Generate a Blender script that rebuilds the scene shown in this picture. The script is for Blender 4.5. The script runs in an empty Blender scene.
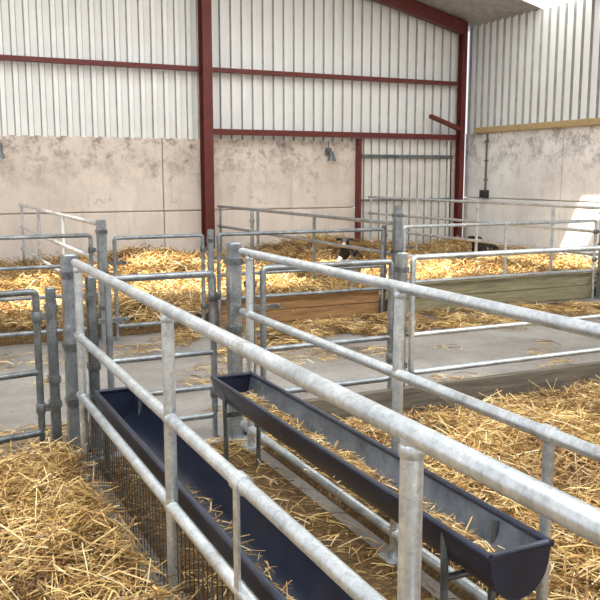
import bpy, math, random
import numpy as np
from mathutils import Vector, noise, Matrix
random.seed(4); rng=np.random.default_rng(7)
S=bpy.context.scene
try:
    S.view_settings.view_transform='Standard'; S.view_settings.look='None'; S.view_settings.exposure=0.28
except Exception as e: print(e)

# ---------------------------------------------------------------- materials
def newmat(name):
    m=bpy.data.materials.new(name); m.use_nodes=True
    nt=m.node_tree; b=nt.nodes['Principled BSDF']; return m,nt,b
def N(nt,t,**k):
    n=nt.nodes.new(t)
    for a,v in k.items(): setattr(n,a,v)
    return n
def ramp(nt,src,stops):
    r=N(nt,'ShaderNodeValToRGB'); cr=r.color_ramp
    while len(cr.elements)<len(stops): cr.elements.new(0.5)
    for e,(p,c) in zip(cr.elements,stops): e.position=p; e.color=(*c,1)
    nt.links.new(src,r.inputs[0]); return r.outputs[0]
def coords(nt,scale=(1,1,1)):
    g=N(nt,'ShaderNodeNewGeometry'); mp=N(nt,'ShaderNodeMapping'); mp.inputs['Scale'].default_value=scale
    nt.links.new(g.outputs['Position'],mp.inputs[0]); return mp.outputs[0]
def nz(nt,co,scale,detail=6,rough=.6):
    n=N(nt,'ShaderNodeTexNoise'); n.inputs['Scale'].default_value=scale; n.inputs['Detail'].default_value=detail; n.inputs['Roughness'].default_value=rough
    nt.links.new(co,n.inputs['Vector']); return n.outputs[0]
def mix(nt,f,a,b,mode='MIX'):
    m=N(nt,'ShaderNodeMix',data_type='RGBA',blend_type=mode)
    for s,i in ((f,0),(a,6),(b,7)):
        if hasattr(s,'links'): nt.links.new(s,m.inputs[i])
        elif i==0: m.inputs[0].default_value=s
        else: m.inputs[i].default_value=(*s,1)
    return m.outputs[2]
def bump(nt,b,h,st,dist=.01):
    n=N(nt,'ShaderNodeBump'); n.inputs['Strength'].default_value=st; n.inputs['Distance'].default_value=dist
    nt.links.new(h,n.inputs['Height']); nt.links.new(n.outputs[0],b.inputs['Normal'])

def galv(name,lo,mid,hi,metal=.6,grime=(.30,.25,.21)):
    m,nt,b=newmat(name); co=coords(nt)
    a=nz(nt,co,6,9,.8); c=ramp(nt,a,[(.34,lo),(.5,mid),(.66,hi)])
    d=nz(nt,co,70,3); dd=ramp(nt,d,[(.30,(.70,.69,.68)),(.5,(1,1,1))])
    c=mix(nt,.7,c,dd,'MULTIPLY')
    e=nz(nt,co,2.6,9,.8); ee=ramp(nt,e,[(.54,(0,0,0)),(.66,(.85,.85,.85))])
    c=mix(nt,ee,c,grime)
    nt.links.new(c,b.inputs['Base Color']); b.inputs['Metallic'].default_value=metal
    r=ramp(nt,a,[(.3,(.40,)*3),(.7,(.24,)*3)]); nt.links.new(r,b.inputs['Roughness'])
    bump(nt,b,d,.08,.002); return m
M_galv=galv('galvanised_steel',(.40,.44,.48),(.64,.69,.74),(.88,.92,.96),.74,(.32,.31,.30))
M_galvd=galv('weathered_steel',(.07,.08,.09),(.15,.17,.18),(.28,.30,.32),.5,(.10,.08,.065))
M_post=galv('weathered_post_steel',(.16,.18,.20),(.28,.31,.34),(.46,.50,.53),.6,(.15,.13,.11))
M_wire=galv('dark_wire',(.04,.04,.045),(.09,.09,.10),(.16,.16,.17),.5,(.05,.04,.035))

def concrete_wall(name,tint,dark):
    m,nt,b=newmat(name); co=coords(nt); 
    base=ramp(nt,nz(nt,co,.9,8,.65),[(.3,tuple(x*.82 for x in tint)),(.5,tint),(.7,tuple(min(1,x*1.15) for x in tint))])
    st=coords(nt,(3.0,3.0,.5)); s=ramp(nt,nz(nt,st,1.6,8,.75),[(.52,(0,0,0)),(.76,(.8,.8,.8))])
    c=mix(nt,s,base,tuple((x+y)/2 for x,y in zip(dark,tint)))
    bl=ramp(nt,nz(nt,co,2.3,10,.8),[(.58,(0,0,0)),(.68,(.75,.75,.75))])
    c=mix(nt,bl,c,dark)
    g=N(nt,'ShaderNodeNewGeometry'); sp=N(nt,'ShaderNodeSeparateXYZ'); nt.links.new(g.outputs['Position'],sp.inputs[0])
    mr=N(nt,'ShaderNodeMapRange'); mr.inputs[1].default_value=1.3; mr.inputs[2].default_value=2.3; nt.links.new(sp.outputs[2],mr.inputs[0])
    mm=N(nt,'ShaderNodeMath',operation='MULTIPLY'); nt.links.new(mr.outputs[0],mm.inputs[0]); nt.links.new(ramp(nt,nz(nt,co,3.0,10,.8),[(.48,(0,0,0)),(.62,(.95,.95,.95))]),mm.inputs[1])
    c=mix(nt,mm.outputs[0],c,tuple(x*.6 for x in dark))
    nt.links.new(c,b.inputs['Base Color']); b.inputs['Roughness'].default_value=.9
    bump(nt,b,nz(nt,co,14,8),.4,.01); return m
M_cw=concrete_wall('stained_concrete',(.79,.70,.63),(.29,.23,.19))
M_cw2=concrete_wall('painted_concrete',(.90,.88,.86),(.56,.52,.49))

m,nt,b=newmat('concrete_floor'); co=coords(nt)
c=ramp(nt,nz(nt,co,.8,8,.65),[(.3,(.16,.145,.13)),(.5,(.28,.26,.245)),(.7,(.41,.39,.37))])
f=ramp(nt,nz(nt,co,14,8,.8),[(.52,(0,0,0)),(.68,(.7,.7,.7))]); c=mix(nt,f,c,(.16,.11,.065))
nt.links.new(c,b.inputs['Base Color']); nt.links.new(ramp(nt,nz(nt,co,2,4),[(.35,(.32,)*3),(.6,(.65,)*3)]),b.inputs['Roughness'])
bump(nt,b,nz(nt,co,18,8),.3,.01); M_floor=m

def strawmat(name,k):
    m,nt,b=newmat(name); g=N(nt,'ShaderNodeNewGeometry')
    c=ramp(nt,g.outputs['Random Per Island'],[(0,(.13,.06,.018)),(.22,(.38,.21,.06)),(.55,(.70,.47,.17)),(.88,(.90,.70,.35)),(1,(.97,.88,.62))])
    pt=ramp(nt,nz(nt,coords(nt),1.5,7,.75),[(.40,(.36,.27,.18)),(.53,(.99,.97,.93))])
    c=mix(nt,k,c,pt,'MULTIPLY')
    nt.links.new(c,b.inputs['Base Color']); b.inputs['Roughness'].default_value=.42; return m
M_straw=strawmat('straw',1.0)
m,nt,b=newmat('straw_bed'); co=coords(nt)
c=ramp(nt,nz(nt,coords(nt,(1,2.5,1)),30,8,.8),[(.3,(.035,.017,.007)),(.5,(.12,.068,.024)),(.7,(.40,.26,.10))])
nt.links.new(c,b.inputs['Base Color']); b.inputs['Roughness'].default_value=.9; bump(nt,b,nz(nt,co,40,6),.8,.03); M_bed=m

def wood(name,a,bc):
    m,nt,b=newmat(name); co=coords(nt,(1.2,14,14))
    c=ramp(nt,nz(nt,co,2.5,8,.7),[(.3,a),(.65,bc)]); nt.links.new(c,b.inputs['Base Color']); b.inputs['Roughness'].default_value=.8
    bump(nt,b,nz(nt,co,5,6),.3,.005); return m
M_wood=wood('brown_timber',(.17,.085,.035),(.42,.235,.10))
M_woody=wood('pale_timber',(.30,.21,.10),(.56,.42,.22))
M_woodo=wood('olive_timber',(.17,.15,.085),(.36,.33,.21))
M_woodg=wood('grey_timber',(.05,.043,.035),(.18,.155,.12))

def plain(name,col,rough=.5,metal=0,var=.25,scale=6):
    m,nt,b=newmat(name); co=coords(nt)
    c=ramp(nt,nz(nt,co,scale,6,.65),[(.3,tuple(x*(1-var) for x in col)),(.7,tuple(min(1,x*(1+var)) for x in col))])
    nt.links.new(c,b.inputs['Base Color']); b.inputs['Roughness'].default_value=rough; b.inputs['Metallic'].default_value=metal; return m
M_red=plain('red_oxide_paint',(.13,.022,.018),.5)
M_sheet=plain('white_cladding',(.88,.90,.91),.45,.0,.05,1.5)
M_rib=plain('shade_painted_rib',(.36,.365,.36),.6,.0,.25,4)  # darker tone painted on rib side faces to stand in for their shading
M_door=plain('door_cladding',(.84,.82,.78),.5,0,.12,2)
M_roof=plain('fibre_cement_roof',(.42,.42,.40),.9)
M_navy=plain('navy_trough',(.016,.021,.042),.30,.0,.4,8)
M_troughin=plain('trough_steel_lining',(.15,.175,.22),.30,.35,.6,6)
M_black=plain('black_plastic',(.02,.02,.02),.4)
M_white=plain('white_hair',(.75,.72,.66),.9); M_pink=plain('muzzle_skin',(.25,.15,.13),.6)
m,nt,b=newmat('black_and_white_hide'); tc=N(nt,'ShaderNodeTexCoord')
n=N(nt,'ShaderNodeTexNoise'); n.inputs['Scale'].default_value=3.0; n.inputs['Detail'].default_value=1; nt.links.new(tc.outputs['Object'],n.inputs['Vector'])
nt.links.new(ramp(nt,n.outputs[0],[(.60,(.012,.011,.011)),(.62,(.75,.72,.68))]),b.inputs['Base Color']); b.inputs['Roughness'].default_value=.75; M_hide=m
m=bpy.data.materials.new('translucent_rooflight'); m.use_nodes=True; nt=m.node_tree; nt.nodes.remove(nt.nodes['Principled BSDF'])
t=N(nt,'ShaderNodeBsdfTranslucent'); t.inputs[0].default_value=(.8,.85,.88,1); nt.links.new(t.outputs[0],nt.nodes['Material Output'].inputs[0]); M_rl=m

# ---------------------------------------------------------------- mesh builder
class B:
    def __init__(s,*mats): s.v=[];s.f=[];s.mi=[];s.sm=[];s.mats=list(mats)
    def add(s,vs,fs,mi=0,sm=False):
        o=len(s.v); s.v+= [tuple(x) for x in vs]
        for f in fs: s.f.append([o+i for i in f]); s.mi.append(mi); s.sm.append(sm)
    def box(s,a,b,mi=0,ch=0.0):
        x0,y0,z0=[min(p,q) for p,q in zip(a,b)]; x1,y1,z1=[max(p,q) for p,q in zip(a,b)]
        if ch<=0:
            s.add([(x0,y0,z0),(x1,y0,z0),(x1,y1,z0),(x0,y1,z0),(x0,y0,z1),(x1,y0,z1),(x1,y1,z1),(x0,y1,z1)],
              [(0,3,2,1),(4,5,6,7),(0,1,5,4),(1,2,6,5),(2,3,7,6),(3,0,4,7)],mi); return
        c=ch; ring=[(x0+c,y0),(x1-c,y0),(x1,y0+c),(x1,y1-c),(x1-c,y1),(x0+c,y1),(x0,y1-c),(x0,y0+c)]
        cx,cy=(x0+x1)/2,(y0+y1)/2
        def ins(p): return (p[0]+(c if p[0]<cx else -c)*.7,p[1]+(c if p[1]<cy else -c)*.7)
        V=[(*ins(p),z0) for p in ring]+[(*p,z0+c) for p in ring]+[(*p,z1-c) for p in ring]+[(*ins(p),z1) for p in ring]
        F=[tuple(range(7,-1,-1)),tuple(range(24,32))]
        for k in range(3):
            for i in range(8): j=(i+1)%8; F.append((k*8+i,k*8+j,(k+1)*8+j,(k+1)*8+i))
        s.add(V,F,mi)
    def sweep(s,pts,r,mi=0,seg=14,closed=False,cap=True):
        pts=[Vector(p) for p in pts]; n=len(pts); rings=[]
        up=None
        for i,p in enumerate(pts):
            if closed: d=(pts[(i+1)%n]-pts[i-1]).normalized()
            else: d=(pts[min(i+1,n-1)]-pts[max(i-1,0)]).normalized()
            if up is None:
                up=Vector((0,0,1)) if abs(d.z)<.9 else Vector((1,0,0))
            a=d.cross(up)
            if a.length<1e-4: up=Vector((1,.3,0)); a=d.cross(up)
            a.normalize(); bb=a.cross(d).normalized(); up=bb
            rr=r[i] if isinstance(r,(list,tuple)) else r
            rings.append([p+a*math.cos(t)*rr+bb*math.sin(t)*rr for t in [2*math.pi*k/seg for k in range(seg)]])
        V=[q for R in rings for q in R]; F=[]
        for k in range(n if closed else n-1):
            k2=(k+1)%n
            for i in range(seg): j=(i+1)%seg; F.append((k*seg+i,k*seg+j,k2*seg+j,k2*seg+i))
        s.add(V,F,mi,True)
        if cap and not closed:
            s.add(rings[0],[tuple(range(seg-1,-1,-1))],mi); s.add(rings[-1],[tuple(range(seg))],mi)
    def tube(s,a,b,r,mi=0,seg=14): s.sweep([a,b],r,mi,seg)
    def collar(s,c,axis,r,l,mi=0):
        c=Vector(c); a=Vector(axis).normalized(); s.sweep([c-a*l/2,c-a*(l/2-.004),c+a*(l/2-.004),c+a*l/2],[r*.9,r,r,r*.9],mi)
    def obj(s,name,parent=None,anchor=None):
        me=bpy.data.meshes.new(name); V=np.array(s.v)
        lo,hi=V.min(0),V.max(0); c=np.array([(lo[0]+hi[0])/2,(lo[1]+hi[1])/2,lo[2]])
        if parent is not None: c=np.array(parent.location)
        me.from_pydata([tuple(x) for x in (V-c)],[],s.f)
        for m in s.mats: me.materials.append(m)
        me.polygons.foreach_set('material_index',s.mi); me.polygons.foreach_set('use_smooth',s.sm); me.update()
        o=bpy.data.objects.new(name,me); S.collection.objects.link(o)
        if parent is None: o.location=c
        else: o.parent=parent
        return o

def fillet(corners,r,n=5):
    out=[]; k=len(corners)
    for i in range(k):
        p=Vector(corners[i]); a=(Vector(corners[i-1])-p).normalized(); c=(Vector(corners[(i+1)%k])-p).normalized()
        p0=p+a*r; p1=p+c*r
        for t in range(n+1):
            u=t/n; out.append((1-u)**2*p0+2*u*(1-u)*p+u*u*p1)
    return out

def roofz(x): return 4.9+ (1-abs(x-2.6)/8.6)*2.0

# ---------------------------------------------------------------- shell
fl=B(M_floor); fl.box((-7,-7,-.2),(12,16,0)); fl.obj('floor')

def ribs(b,a0,a1,place,mi,mr,pitch=.22,dep=.035):
    """box-profile sheeting; place(a,d)->(bottom,top) points"""
    a=a0; pts=[]
    while a<a1-1e-6:
        for u,d in ((0,0),(.5,0),(.58,1),(.92,1)): pts.append((min(a+u*pitch,a1),d))
        a+=pitch
    pts.append((a1,0)); V=[];F=[];G=[]
    for pa,d in pts: V+=list(place(pa,d*dep))
    for i in range(len(pts)-1):
        (F if pts[i][1]==pts[i+1][1] else G).append((2*i,2*i+2,2*i+3,2*i+1))
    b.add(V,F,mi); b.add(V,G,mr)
def ribs_x(b,x0,x1,y,z0,zf,mi,mr,pitch=.22,dep=.035):
    ribs(b,x0,x1,lambda a,d:((a,y-d,z0),(a,y-d,zf(a))),mi,mr,pitch,dep)
def ribs_y(b,y0,y1,x,z0,z1,mi,mr,pitch=.22,dep=.035):
    ribs(b,y0,y1,lambda a,d:((x-d,a,z0),(x-d,a,z1)),mi,mr,pitch,dep)

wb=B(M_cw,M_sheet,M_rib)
xs=[-6,-1.6,.2,4.4,8.52]
for i in range(len(xs)-1):
    wb.box((xs[i]+.008,15,0),(xs[i+1]-.008,15.2,1.02),0,.012)
    wb.box((xs[i]+.008,15.02,1.04),(xs[i+1]-.008,15.2,2.38),0,.012)
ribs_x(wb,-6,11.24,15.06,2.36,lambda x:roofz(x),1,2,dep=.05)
wb.box((-6,15.1,0),(8.5,15.18,2.38),0)
wb.box((10.86,15.0,0),(11.25,15.18,2.38),0)
wb.obj('wall_back')
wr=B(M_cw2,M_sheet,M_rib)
ys=[-6,-3,0,3,6,9,12,15]
for i in range(len(ys)-1):
    wr.box((11.25,ys[i]+.008,0),(11.45,ys[i+1]-.008,1.2),0,.012)
    wr.box((11.26,ys[i]+.008,1.22),(11.45,ys[i+1]-.008,2.6),0,.012)
wr.box((11.34,-6,0),(11.42,15,2.58),0)
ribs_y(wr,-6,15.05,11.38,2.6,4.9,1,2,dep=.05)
wr.obj('wall_right')
wl=B(M_cw2); wl.box((-6.2,-6,0),(-6,15.2,1.4),0,.012); wl.obj('wall_left')
wf=B(M_cw2,M_sheet); wf.box((-6,-6.2,0),(11.45,-6,2.0),0,.012); wf.obj('front_light_block')  # unseen low wall behind the camera, added to weaken frontal skylight
tr=B(M_woody); tr.box((11.16,-6,2.58),(11.36,14.6,2.70),0,.01); tr.obj('trim_1')
# sheeted door
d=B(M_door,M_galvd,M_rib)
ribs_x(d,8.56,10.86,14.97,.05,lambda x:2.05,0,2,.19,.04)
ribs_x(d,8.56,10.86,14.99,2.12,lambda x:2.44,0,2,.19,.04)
d.box((8.58,14.88,2.05),(10.86,14.99,2.12),1); d.box((8.58,14.9,.0),(10.86,14.99,.08),1); d.box((8.58,14.9,1.16),(10.86,14.99,1.2),1)
d.obj('door_1')
# steel frame
def ibeam_col(x,y,z1,w=.2,dd=.25,name='steel_column'):
    b=B(M_red); t=.014
    b.box((x-w/2,y-dd/2,0),(x+w/2,y-dd/2+t,z1)); b.box((x-w/2,y+dd/2-t,0),(x+w/2,y+dd/2,z1)); b.box((x-.006,y-dd/2+t,0),(x+.006,y+dd/2-t,z1))
    b.box((x-w/2-.04,y-dd/2-.04,0),(x+w/2+.04,y+dd/2+.04,.02))
    for sx in (-1,1):
        for sy in (-1,1): b.tube((x+sx*(w/2+.02),y+sy*(dd/2+.02),.02),(x+sx*(w/2+.02),y+sy*(dd/2+.02),.05),.012,0,6)
    return b.obj(name)
ibeam_col(5.2,14.83,roofz(5.2)-.02,.18)
ibeam_col(11.04,14.88,4.9,.12,.16)
p=B(M_red); p.box((8.48,14.86,0),(8.56,14.98,2.44)); p.obj('door_frame_post')
bm=B(M_red); 
bm.box((5.31,14.84,2.50),(10.9,14.98,2.56)); bm.box((5.31,14.84,2.45),(10.9,14.852,2.50)); bm.obj('steel_rail_beam')
q=B(M_red); q.box((5.31,14.86,3.6),(10.9,14.98,3.68)); q.obj('steel_rail_beam')
q=B(M_red); q.box((-5.9,14.86,3.6),(5.09,14.98,3.68)); q.obj('steel_rail_beam')
kb=B(M_red)
kb.add([(10.96,14.75,2.72),(10.96,14.87,2.72),(10.2,14.87,2.97),(10.2,14.75,2.97),(10.96,14.75,2.64),(10.96,14.87,2.64),(10.2,14.87,2.89),(10.2,14.75,2.89)],[(0,1,2,3),(4,7,6,5),(0,3,7,4),(1,5,6,2),(0,4,5,1),(3,2,6,7)])
kb.obj('steel_brace')
for y in (9,3,-3): ibeam_col(11.04,y,4.9)
# roof
rf=B(M_roof,M_rl,M_red)
def rband(x0,x1,y0,y1,mi,t=.03):
    z0,z1=roofz(x0),roofz(x1)
    rf.add([(x0,y0,z0),(x1,y0,z1),(x1,y1,z1),(x0,y1,z0),(x0,y0,z0+t),(x1,y0,z1+t),(x1,y1,z1+t),(x0,y1,z0+t)],[(0,3,2,1),(4,5,6,7),(0,1,5,4),(1,2,6,5),(2,3,7,6),(3,0,4,7)],mi)
def rsheet(x0,x1,y0,y1,mi):
    rf.add([(x0,y0,roofz(x0)),(x1,y0,roofz(x1)),(x1,y1,roofz(x1)),(x0,y1,roofz(x0))],[(0,1,2,3)],mi)
SL=(6.9,9.7)  # gap in the unseen roof, shaped so sun lands on the far pens
for (a,c) in ((-6.3,2.6),(2.6,11.5)):
    for y0,y1 in ((-6,-4.0),(-2.0,-1.0),(1.0,2.0),(4.2,SL[0]),(SL[1],11.5),(12.8,15.3)): rband(a,c,y0,y1,0)
    for y0,y1 in ((-4.0,-2.0),(-1.0,1.0),(2.0,4.2),(11.5,12.8)): rsheet(a,c,y0,y1,1)
rband(9.9,11.5,SL[0],SL[1],0)
for x0,x1 in ((2.9,3.5),(6.6,7.4)): rband(x0,x1,SL[0],SL[1],0)
for y in (14.8,9,3,-3):
    for (a,c) in ((-6,2.6),(2.6,11.0)):
        z0,z1=roofz(a)-.3,roofz(c)-.3
        rf.add([(a,y-.08,z0),(c,y-.08,z1),(c,y+.08,z1),(a,y+.08,z0),(a,y-.08,z0+.26),(c,y-.08,z1+.26),(c,y+.08,z1+.26),(a,y+.08,z0+.26)],[(0,3,2,1),(4,5,6,7),(0,1,5,4),(1,2,6,5),(2,3,7,6),(3,0,4,7)],2)
rf.obj('ceiling')
for y in (15-.2,9,3,-3): ibeam_col(-5.85,y,4.6)

# ---------------------------------------------------------------- fences
R=.024
def fence_y(x,y0,y1,zs,posts,name='livestock_fence',ztop=None,mat=None,clampz=None,extra=None):
    b=B(mat or M_galv,M_galvd,M_wire)
    for z in zs:
        b.tube((x,y0,z),(x,y1,z),R,0,20)
    zt=ztop or max(zs)
    for y in posts:
        b.tube((x,y,0),(x,y,zt-.01),R,0,16)
        for z in zs[1:]: b.collar((x,y,z),(0,1,0),R*1.10,.05,0)
        b.collar((x,y,zs[0]-.035),(0,0,1),R*1.08,.03,0)
        b.box((x-.06,y-.06,0),(x+.06,y+.06,.012),0)
    if extra: extra(b)
    return b.obj(name)
def gate_x(x0,x1,y,zs,z0,name='cattle_gate',mat=None,r=.021,ups=(),y1=None):
    b=B(mat or M_galv,M_galvd); ya=y if y1 is None else y1
    P=lambda x,z:(x,ya+(y-ya)*(x-x0)/(x1-x0),z)
    zt=max(zs)
    b.sweep(fillet([P(x0,z0),P(x1,z0),P(x1,zt),P(x0,zt)],.035),r,0,12,closed=True)
    for z in zs:
        if z<zt-.01: b.tube(P(x0,z),P(x1,z),r*.9,0,12)
    for u in ups: b.tube(P(x0+(x1-x0)*u,z0),P(x0+(x1-x0)*u,zt),r*.9,0,12)
    for z in (z0+.15,zt-.15):
        b.collar(P(x1,z),(0,0,1),r*1.35,.06,1); px=P(x1,z); b.box((px[0],px[1]-.012,z-.02),(px[0]+.05,px[1]+.012,z+.02),1)
    px=P(x0,zt-.25); b.box((px[0]-.07,px[1]-.01,zt-.27),(px[0]+.12,px[1]+.01,zt-.24),1); b.tube((px[0]+.1,px[1],zt-.25),(px[0]+.1,px[1]-.06,zt-.25),.008,1,8)
    b.tube(P(x0,0.0),P(x0,z0),r*.8,0,10); b.tube(P(x1,0.0),P(x1,z0),r*.8,0,10)
    return b.obj(name)
def post(x,y,z,w=.045,name='gate_post',mat=None,rnd=False):
    b=B(mat or M_post,M_galvd)
    if rnd: b.tube((x,y,0),(x,y,z),w,0,18); b.collar((x,y,z),(0,0,1),w*1.06,.02,0)
    else: b.box((x-w,y-w,0),(x+w,y+w,z),0,.008)
    b.box((x-w-.05,y-w-.05,0),(x+w+.05,y+w+.05,.012),0)
    for zz in (z-.12,z-.55,.35):
        b.box((x-w-.006,y-w-.006,zz-.02),(x+w+.006,y+w+.006,zz+.02),1)
        b.tube((x,y-w-.008,zz),(x,y-w-.03,zz),.012,1,6)
    return b.obj(name)

def exA(b):
    y=1.0
    while y<4.75:
        b.tube((.87,y,.02),(.87,y,.41),.0025,2,5); y+=.05
    for z in (.05,.18,.3): b.tube((.872,1.0,z),(.872,4.75,z),.0025,2,5)
    for yy in (2.22,):
        b.sweep([(.87,yy-.03,.775),(.87,yy+.03,.775)],.031,0,14); b.box((.85,yy-.02,.0),(.858,yy+.02,.76),0)
fence_y(.87,-1.2,4.80,[1.2,.775,.42],[4.72,2.96,1.30],extra=exA)
def exB(b):
    for yy in (2.0,):
        b.sweep([(1.88,yy-.03,.85),(1.88,yy+.03,.85)],.031,0,14); b.tube((1.88,yy,0),(1.88,yy,.83),.02,0)
fence_y(1.88,-1.2,4.74,[1.23,.85,.12],[4.62,2.93,1.30],extra=exB)
post(.86,4.93,1.24,.045); post(.985,4.95,1.10,.03,mat=M_galvd); post(1.86,4.83,1.28,.04); post(2.0,4.90,1.12,.026,mat=M_galvd)
gate_x(-1.9,.66,4.92,[1.03,.55],.18,mat=M_galvd,y1=4.45)
post(.745,4.93,1.05,.028,mat=M_galvd)
gate_x(1.08,1.75,4.92,[1.08,.57,.34],.15,mat=M_post)
gate_x(2.08,3.06,4.88,[1.10,.56],.26,mat=M_post)
post(3.15,4.88,1.16,.03)
gate_x(3.24,7.4,4.88,[1.12,.56],.28,ups=(.5,))
post(7.5,4.88,1.2,.045)
post(1.80,8.40,1.25,.045); 
gate_x(1.93,2.88,8.40,[1.06,.62],.14,mat=M_post); post(2.97,8.40,1.12,.03)
gate_x(3.06,5.14,8.40,[1.06,.62],.35,mat=M_post); post(5.33,8.38,1.34,.045); post(5.22,8.5,1.1,.025,mat=M_galvd)
gate_x(5.44,8.55,8.40,[1.08,.72],.40,ups=(.5,)); post(8.68,8.38,1.3,.045)
gate_x(8.80,11.1,8.40,[1.08,.72],.40)
gate_x(-.6,1.68,8.36,[1.10,.80,.5],.15,ups=(.5,),mat=M_post); post(-.7,8.4,1.25,.045)
fence_y(1.80,8.5,14.8,[1.2,.82,.45],[10.6,12.7,14.6])
fence_y(.4,8.6,14.8,[1.2,.82,.45],[10.6,12.7,14.6],mat=M_post)
fence_y(5.33,8.5,14.6,[1.12,.75],[10.6,12.7,14.5],mat=M_post)
fence_y(8.70,8.5,14.8,[1.25,.92,.60],[9.4,11.2,13.0,14.7])
post(3.95,9.6,1.25,.02,mat=M_galvd)

def board(x0,x1,y,z1,mat,th=.05,n=1):
    b=B(mat); hh=z1/n
    for i in range(n): b.box((x0,y-th/2,i*hh+.004),(x1,y+th/2,(i+1)*hh-.004),0,.006)
    x=x0+.3
    while x<x1:
        b.tube((x,y-th/2-.008,z1*.5),(x,y-th/2,z1*.5),.014,0,6); x+=1.2
    b.obj('timber_kickboard')
board(2.1,7.45,4.76,.22,M_woodg); 
board(3.06,5.15,8.50,.34,M_wood,n=2); board(5.45,8.6,8.50,.36,M_woodo,n=2); board(8.8,11.1,8.5,.36,M_woodo,n=2)

# ---------------------------------------------------------------- troughs
def trough(xc,w,zr,dep,y0,y1,mi_in,name='feed_trough'):
    b=B(M_navy,M_troughin,M_galvd)
    def prof(off): 
        out=[]; n=12
        for k in range(n+1):
            t=math.pi*k/n
            out.append((xc-math.cos(t)*(w/2+off)*(1.0 if abs(math.cos(t))>.99 else .96), zr-(math.sin(t)**.75)*(dep+off)))
        return out
    pi,po=prof(0),prof(.006)
    for pr,mi,fl in ((pi,mi_in,False),(po,0,True)):
        V=[];F=[]
        for x,z in pr: V+=[(x,y0,z),(x,y1,z)]
        for i in range(len(pr)-1): F.append((2*i,2*i+2,2*i+3,2*i+1) if fl else (2*i,2*i+1,2*i+3,2*i+2))
        b.add(V,F,mi,True)
    for y,s in ((y0,-1),(y1,1)):
        V=[(x,y,z) for x,z in po]+[(x,y+s*.008,z) for x,z in po]; n=len(po)
        F=[tuple(range(n)),tuple(range(2*n-1,n-1,-1))]+[(i,i+n,i+n+1,i+1) for i in range(n-1)]+[(0,n-1,2*n-1,n)]
        b.add(V,F,0)
    for sx in (-1,1): b.tube((xc+sx*(w/2+.004),y0-.01,zr),(xc+sx*(w/2+.004),y1+.01,zr),.013,0,10)
    for y in (y0,y1): b.tube((xc-w/2,y,zr),(xc+w/2,y,zr),.012,0,10)
    for y in (y0+.25,y1-.15):
        for sx in (-1,1): b.tube((xc+sx*(w/2-.02),y,0),(xc+sx*(w/2-.01),y,zr-.02),.014,2,8)
        b.tube((xc-w/2+.02,y,zr-dep-.03),(xc+w/2-.02,y,zr-dep-.03),.014,2,8)
    return b.obj(name)
tA=trough(1.05,.23,.46,.19,1.35,4.66,0)
tB=trough(1.685,.235,.53,.16,1.9,4.42,1)

# ---------------------------------------------------------------- straw
def blades(xy,zf,lmin,lmax,w,tilt,name=None,parent=None,b=None,loft=.03):
    n=len(xy); az=rng.uniform(0,2*np.pi,n); el=rng.normal(0,tilt,n); L=rng.uniform(lmin,lmax,n)
    z=np.array([zf(x,y) for x,y in xy])+rng.uniform(0,1,n)**1.5*loft+.004+np.abs(np.sin(el))*L/2*.6
    c=np.stack([xy[:,0],xy[:,1],z],1)
    d=np.stack([np.cos(az)*np.cos(el),np.sin(az)*np.cos(el),np.sin(el)],1)
    s=np.stack([-np.sin(az),np.cos(az),np.zeros(n)],1); u=np.cross(d,s)
    ro=rng.uniform(-1.3,1.3,n)[:,None]; wv=(s*np.cos(ro)+u*np.sin(ro))*(w*rng.uniform(.6,1.3,n))[:,None]/2
    bend=(u*rng.normal(0,.08,n)[:,None])*L[:,None]; bend[:,2]=np.abs(bend[:,2])
    h=d*(L/2)[:,None]
    V=np.stack([c-h-wv,c-h+wv,c+bend-wv,c+bend+wv,c+h-wv,c+h+wv],1).reshape(-1,3)
    i=np.arange(n)*6
    F=np.stack([i,i+2,i+3,i+1,i+2,i+4,i+5,i+3],1).reshape(-1,4)
    return V,F
def straw_obj(name,parts,bed=None,parent=None):
    V=[];F=[];o=0;nb=0
    if bed:
        bv,bf=bed; V.append(np.array(bv)); F.append(np.array(bf)); o=len(bv); nb=len(bf)
    for v,f in parts: V.append(v); F.append(f+o); o+=len(v)
    V=np.concatenate(V);F=np.concatenate(F)
    me=bpy.data.meshes.new(name); me.from_pydata(V.tolist(),[],F.tolist())
    me.materials.append(M_straw); me.materials.append(M_bed)
    mi=np.zeros(len(F),int); mi[:nb]=1; me.polygons.foreach_set('material_index',mi)
    sm=np.zeros(len(F),bool); sm[:nb]=True; me.polygons.foreach_set('use_smooth',sm); me.update()
    ob=bpy.data.objects.new(name,me); S.collection.objects.link(ob)
    if parent: ob.parent=parent; ob.matrix_parent_inverse=Matrix.Translation(-parent.location)
    return ob
def bedgrid(x0,x1,y0,y1,zf,st):
    nx=int((x1-x0)/st)+1; ny=int((y1-y0)/st)+1
    V=[];F=[]
    for j in range(ny+1):
        for i in range(nx+1):
            x=x0+(x1-x0)*i/nx; y=y0+(y1-y0)*j/ny
            e=min(i,j,nx-i,ny-j); V.append((x,y,zf(x,y) if e>0 else 0.002))
    for j in range(ny):
        for i in range(nx): a=j*(nx+1)+i; F.append((a,a+1,a+nx+2,a+nx+1))
    return V,F
def fn(x,y,s,o=0): return noise.noise(Vector((x*s,y*s,o)))
def zS(base,amp): return lambda x,y: max(.01,base+amp*(fn(x,y,1.3)+.5*fn(x,y,4,3)+.3*fn(x,y,11,5)))
def rnd(x0,x1,y0,y1,n): return np.stack([rng.uniform(x0,x1,n),rng.uniform(y0,y1,n)],1)
z1=zS(.09,.06)
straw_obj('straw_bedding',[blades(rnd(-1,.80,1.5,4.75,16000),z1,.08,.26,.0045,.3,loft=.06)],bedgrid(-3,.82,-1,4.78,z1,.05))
z3b=zS(.10,.10)
def z3(x,y):
    k=min(1,max(.12,(4.72-y)/.9)); return z3b(x,y)*k
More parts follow.
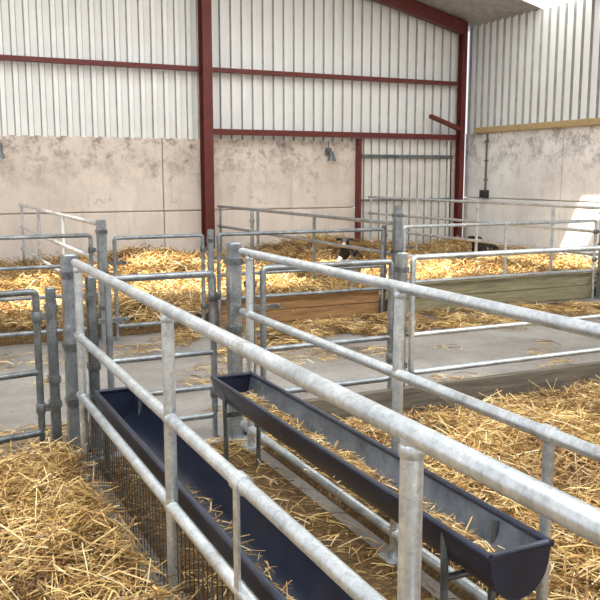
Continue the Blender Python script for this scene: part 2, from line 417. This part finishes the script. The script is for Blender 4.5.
straw_obj('straw_bedding',[blades(rnd(1.95,6,1.0,4.62,40000),z3,.08,.26,.005,.3,loft=.06)],bedgrid(1.93,8,-1,4.70,z3,.05))
def z4(x,y):
    v=.12+.10*(fn(x,y,.9)+.5*fn(x,y,3,3)+.4*fn(x,y,7,4))
    v+=.28*math.exp(-((x-3.3)**2/1.0+(y-12.6)**2/1.2))+.22*math.exp(-((x-7.2)**2/2+(y-13.9)**2/.8))+.08*max(0,(y-13)/2)
    return max(.02,v)
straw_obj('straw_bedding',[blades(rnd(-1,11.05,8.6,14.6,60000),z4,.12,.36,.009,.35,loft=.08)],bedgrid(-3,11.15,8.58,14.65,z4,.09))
z0=lambda x,y:.003
z2=lambda x,y:.012+.006*fn(x,y,3)
lit=[]
def clump(x0,x1,y0,y1,n,thr):
    p=rnd(x0,x1,y0,y1,n); k=np.array([fn(x,y,1.1,9)+.5*fn(x,y,3,2)>thr for x,y in p]); return p[k]
lit.append(blades(clump(-1,10,5.0,8.3,9000,.16),z0,.06,.22,.006,.06,loft=.01))
lit.append(blades(clump(2.4,8,7.2,8.35,11000,-.15),z0,.08,.25,.008,.15,loft=.04))
lit.append(blades(rnd(.95,1.85,1.5,4.8,1600),z2,.05,.16,.004,.12,loft=.02))
lit.append(blades(rnd(-.5,1.2,4.9,5.6,1200),z0,.06,.2,.005,.1,loft=.02))
lit.append(blades(rnd(2.0,7,4.95,5.3,1500),z0,.06,.2,.005,.1,loft=.02))
straw_obj('loose_straw',lit,bedgrid(.93,1.85,-1,4.8,z2,.05))
zb=lambda x,y:.405+.02*fn(x,y,5)+.35*(abs(x-1.685))**1.3
straw_obj('straw_feed',[blades(rnd(1.62,1.75,2.0,4.3,2200),zb,.04,.13,.0035,.22,loft=.03)],parent=tB)
za=lambda x,y:.29+.3*(abs(x-1.05))
straw_obj('straw_feed',[blades(rnd(1.0,1.10,2.0,3.4,170),za,.04,.11,.0035,.2,loft=.02)],parent=tA)

# ---------------------------------------------------------------- fittings
def wall_lamp(x,y,z):
    b=B(M_black,M_white,M_galvd)
    b.box((x-.07,y-.03,z+.02),(x+.07,y,z+.16),2,.008); b.tube((x,y-.03,z+.09),(x,y-.16,z+.05),.015,2,8)
    b.sweep([(x,y-.16,z+.09),(x,y-.16,z+.02),(x,y-.16,z-.06),(x,y-.16,z-.10)],[.035,.05,.085,.09],2,14)
    b.sweep([(x,y-.16,z-.10),(x,y-.16,z-.14),(x,y-.16,z-.16)],[.07,.055,.01],1,12)
    b.tube((x,y-.02,z+.16),(x,y-.02,2.38),.010,2,8); return b.obj('wall_lamp')
wall_lamp(7.85,15.0,2.08); wall_lamp(1.52,15.0,2.08)
b=B(M_galvd,M_black,M_white)
b.tube((11.22,14.2,1.35),(11.22,14.2,2.56),.02,0,10); b.box((11.14,14.1,1.22),(11.25,14.3,1.38),1,.01)
for z in (1.6,2.0,2.4): b.box((11.19,14.16,z-.015),(11.25,14.24,z+.015),0)
b.obj('water_pipe')
b=B(M_galv,M_navy)
b.sweep([(5.05,9.0,.45),(5.05,9.0,.5),(5.05,9.0,.62),(5.05,9.0,.63)],[.08,.12,.15,.15],0,18); b.tube((5.05,9.0,0),(5.05,9.0,.47),.025,0,10); b.obj('water_bowl')

# ---------------------------------------------------------------- calves (lying)
def calf(loc,rot,sc):
    J=[(-.36,0,.22,.13),(-.15,0,.24,.165),(.10,0,.25,.17),(.30,0,.27,.14),(.42,0,.38,.085),(.50,0,.50,.075),(.60,0,.51,.07),(.73,0,.44,.042)]
    E=[(i,i+1) for i in range(7)]
    def br(par,pts):
        k=par
        for p in pts: J.append(p); E.append((k,len(J)-1)); k=len(J)-1
    for s in (-1,1):
        br(3,[(.34,s*.11,.14,.055),(.50,s*.13,.06,.038),(.46,s*.15,.035,.026),(.30,s*.16,.03,.026),(.24,s*.16,.025,.03)])
        br(0,[(-.26,s*.15,.16,.08),(-.08,s*.20,.12,.055),(-.28,s*.23,.05,.035),(-.12,s*.25,.03,.026),(-.03,s*.25,.025,.03)])
        br(5,[(.49,s*.08,.53,.025),(.47,s*.15,.525,.030),(.46,s*.20,.50,.010)])
    br(0,[(-.48,.02,.22,.025),(-.53,.05,.10,.016),(-.50,.10,.04,.022)])
    me=bpy.data.meshes.new('calf'); me.from_pydata([j[:3] for j in J],E,[]); me.materials.append(M_hide)
    o=bpy.data.objects.new('calf',me); S.collection.objects.link(o)
    sk=o.modifiers.new('skin','SKIN'); 
    for i,v in enumerate(me.skin_vertices[0].data): v.radius=(J[i][3],J[i][3]*(.9 if i<4 else 1)); v.use_root=(i==0)
    sk.use_smooth_shade=True
    ss=o.modifiers.new('sub','SUBSURF'); ss.levels=2; ss.render_levels=2
    b=B(M_pink,M_black)
    b.sweep([(.735,0,.44),(.765,0,.43),(.785,0,.42)],[.044,.042,.02],0,12)
    for s in (-1,1): b.sweep([(.59,s*.055,.535),(.60,s*.066,.54),(.605,s*.07,.54)],[.014,.012,.004],1,8)
    h=b.obj('muzzle_and_eyes'); h.location=(0,0,0); 
    V=np.array(b.v)
    for i,v in enumerate(h.data.vertices): v.co=V[i]
    h.parent=o
    o.location=loc; o.rotation_euler=(0,0,rot); o.scale=(sc,)*3
calf((7.05,12.7,.16),math.radians(-125),.85)
calf((10.0,12.6,.12),math.radians(200),.80)

# ---------------------------------------------------------------- light
w=bpy.data.worlds.new('World'); S.world=w; w.use_nodes=True
bg=w.node_tree.nodes['Background']; bg.inputs[0].default_value=(.93,.96,1,1); bg.inputs[1].default_value=.95
l=bpy.data.lights.new('sun','SUN'); l.energy=12; l.angle=math.radians(.6); l.color=(1,.91,.77)
so=bpy.data.objects.new('sun',l); S.collection.objects.link(so); so.location=(0,0,12)
so.rotation_euler=Vector((.35,.45,-1)).to_track_quat('-Z','Y').to_euler()
for i,(y,sy,e) in enumerate(((3.1,1.8,140),(0,1.8,35),(12.0,1.3,80))):
    l=bpy.data.lights.new('added_top_fill','AREA'); l.shape='RECTANGLE'; l.size=9; l.size_y=sy; l.energy=e; l.color=(.97,.99,1)  # added fill lamps below the roof, brightening from above; no real fitting
    o=bpy.data.objects.new('added_top_fill',l); S.collection.objects.link(o); o.location=(3.6,y,4.75)

# ---------------------------------------------------------------- camera
cd=bpy.data.cameras.new('camera'); co_=bpy.data.objects.new('camera',cd); S.collection.objects.link(co_)
cd.sensor_width=36; cd.lens=49.2; cd.clip_start=.05
co_.location=(0,0,1.7); co_.rotation_euler=(math.radians(90-8.67),0,math.radians(-25.7))
S.camera=co_
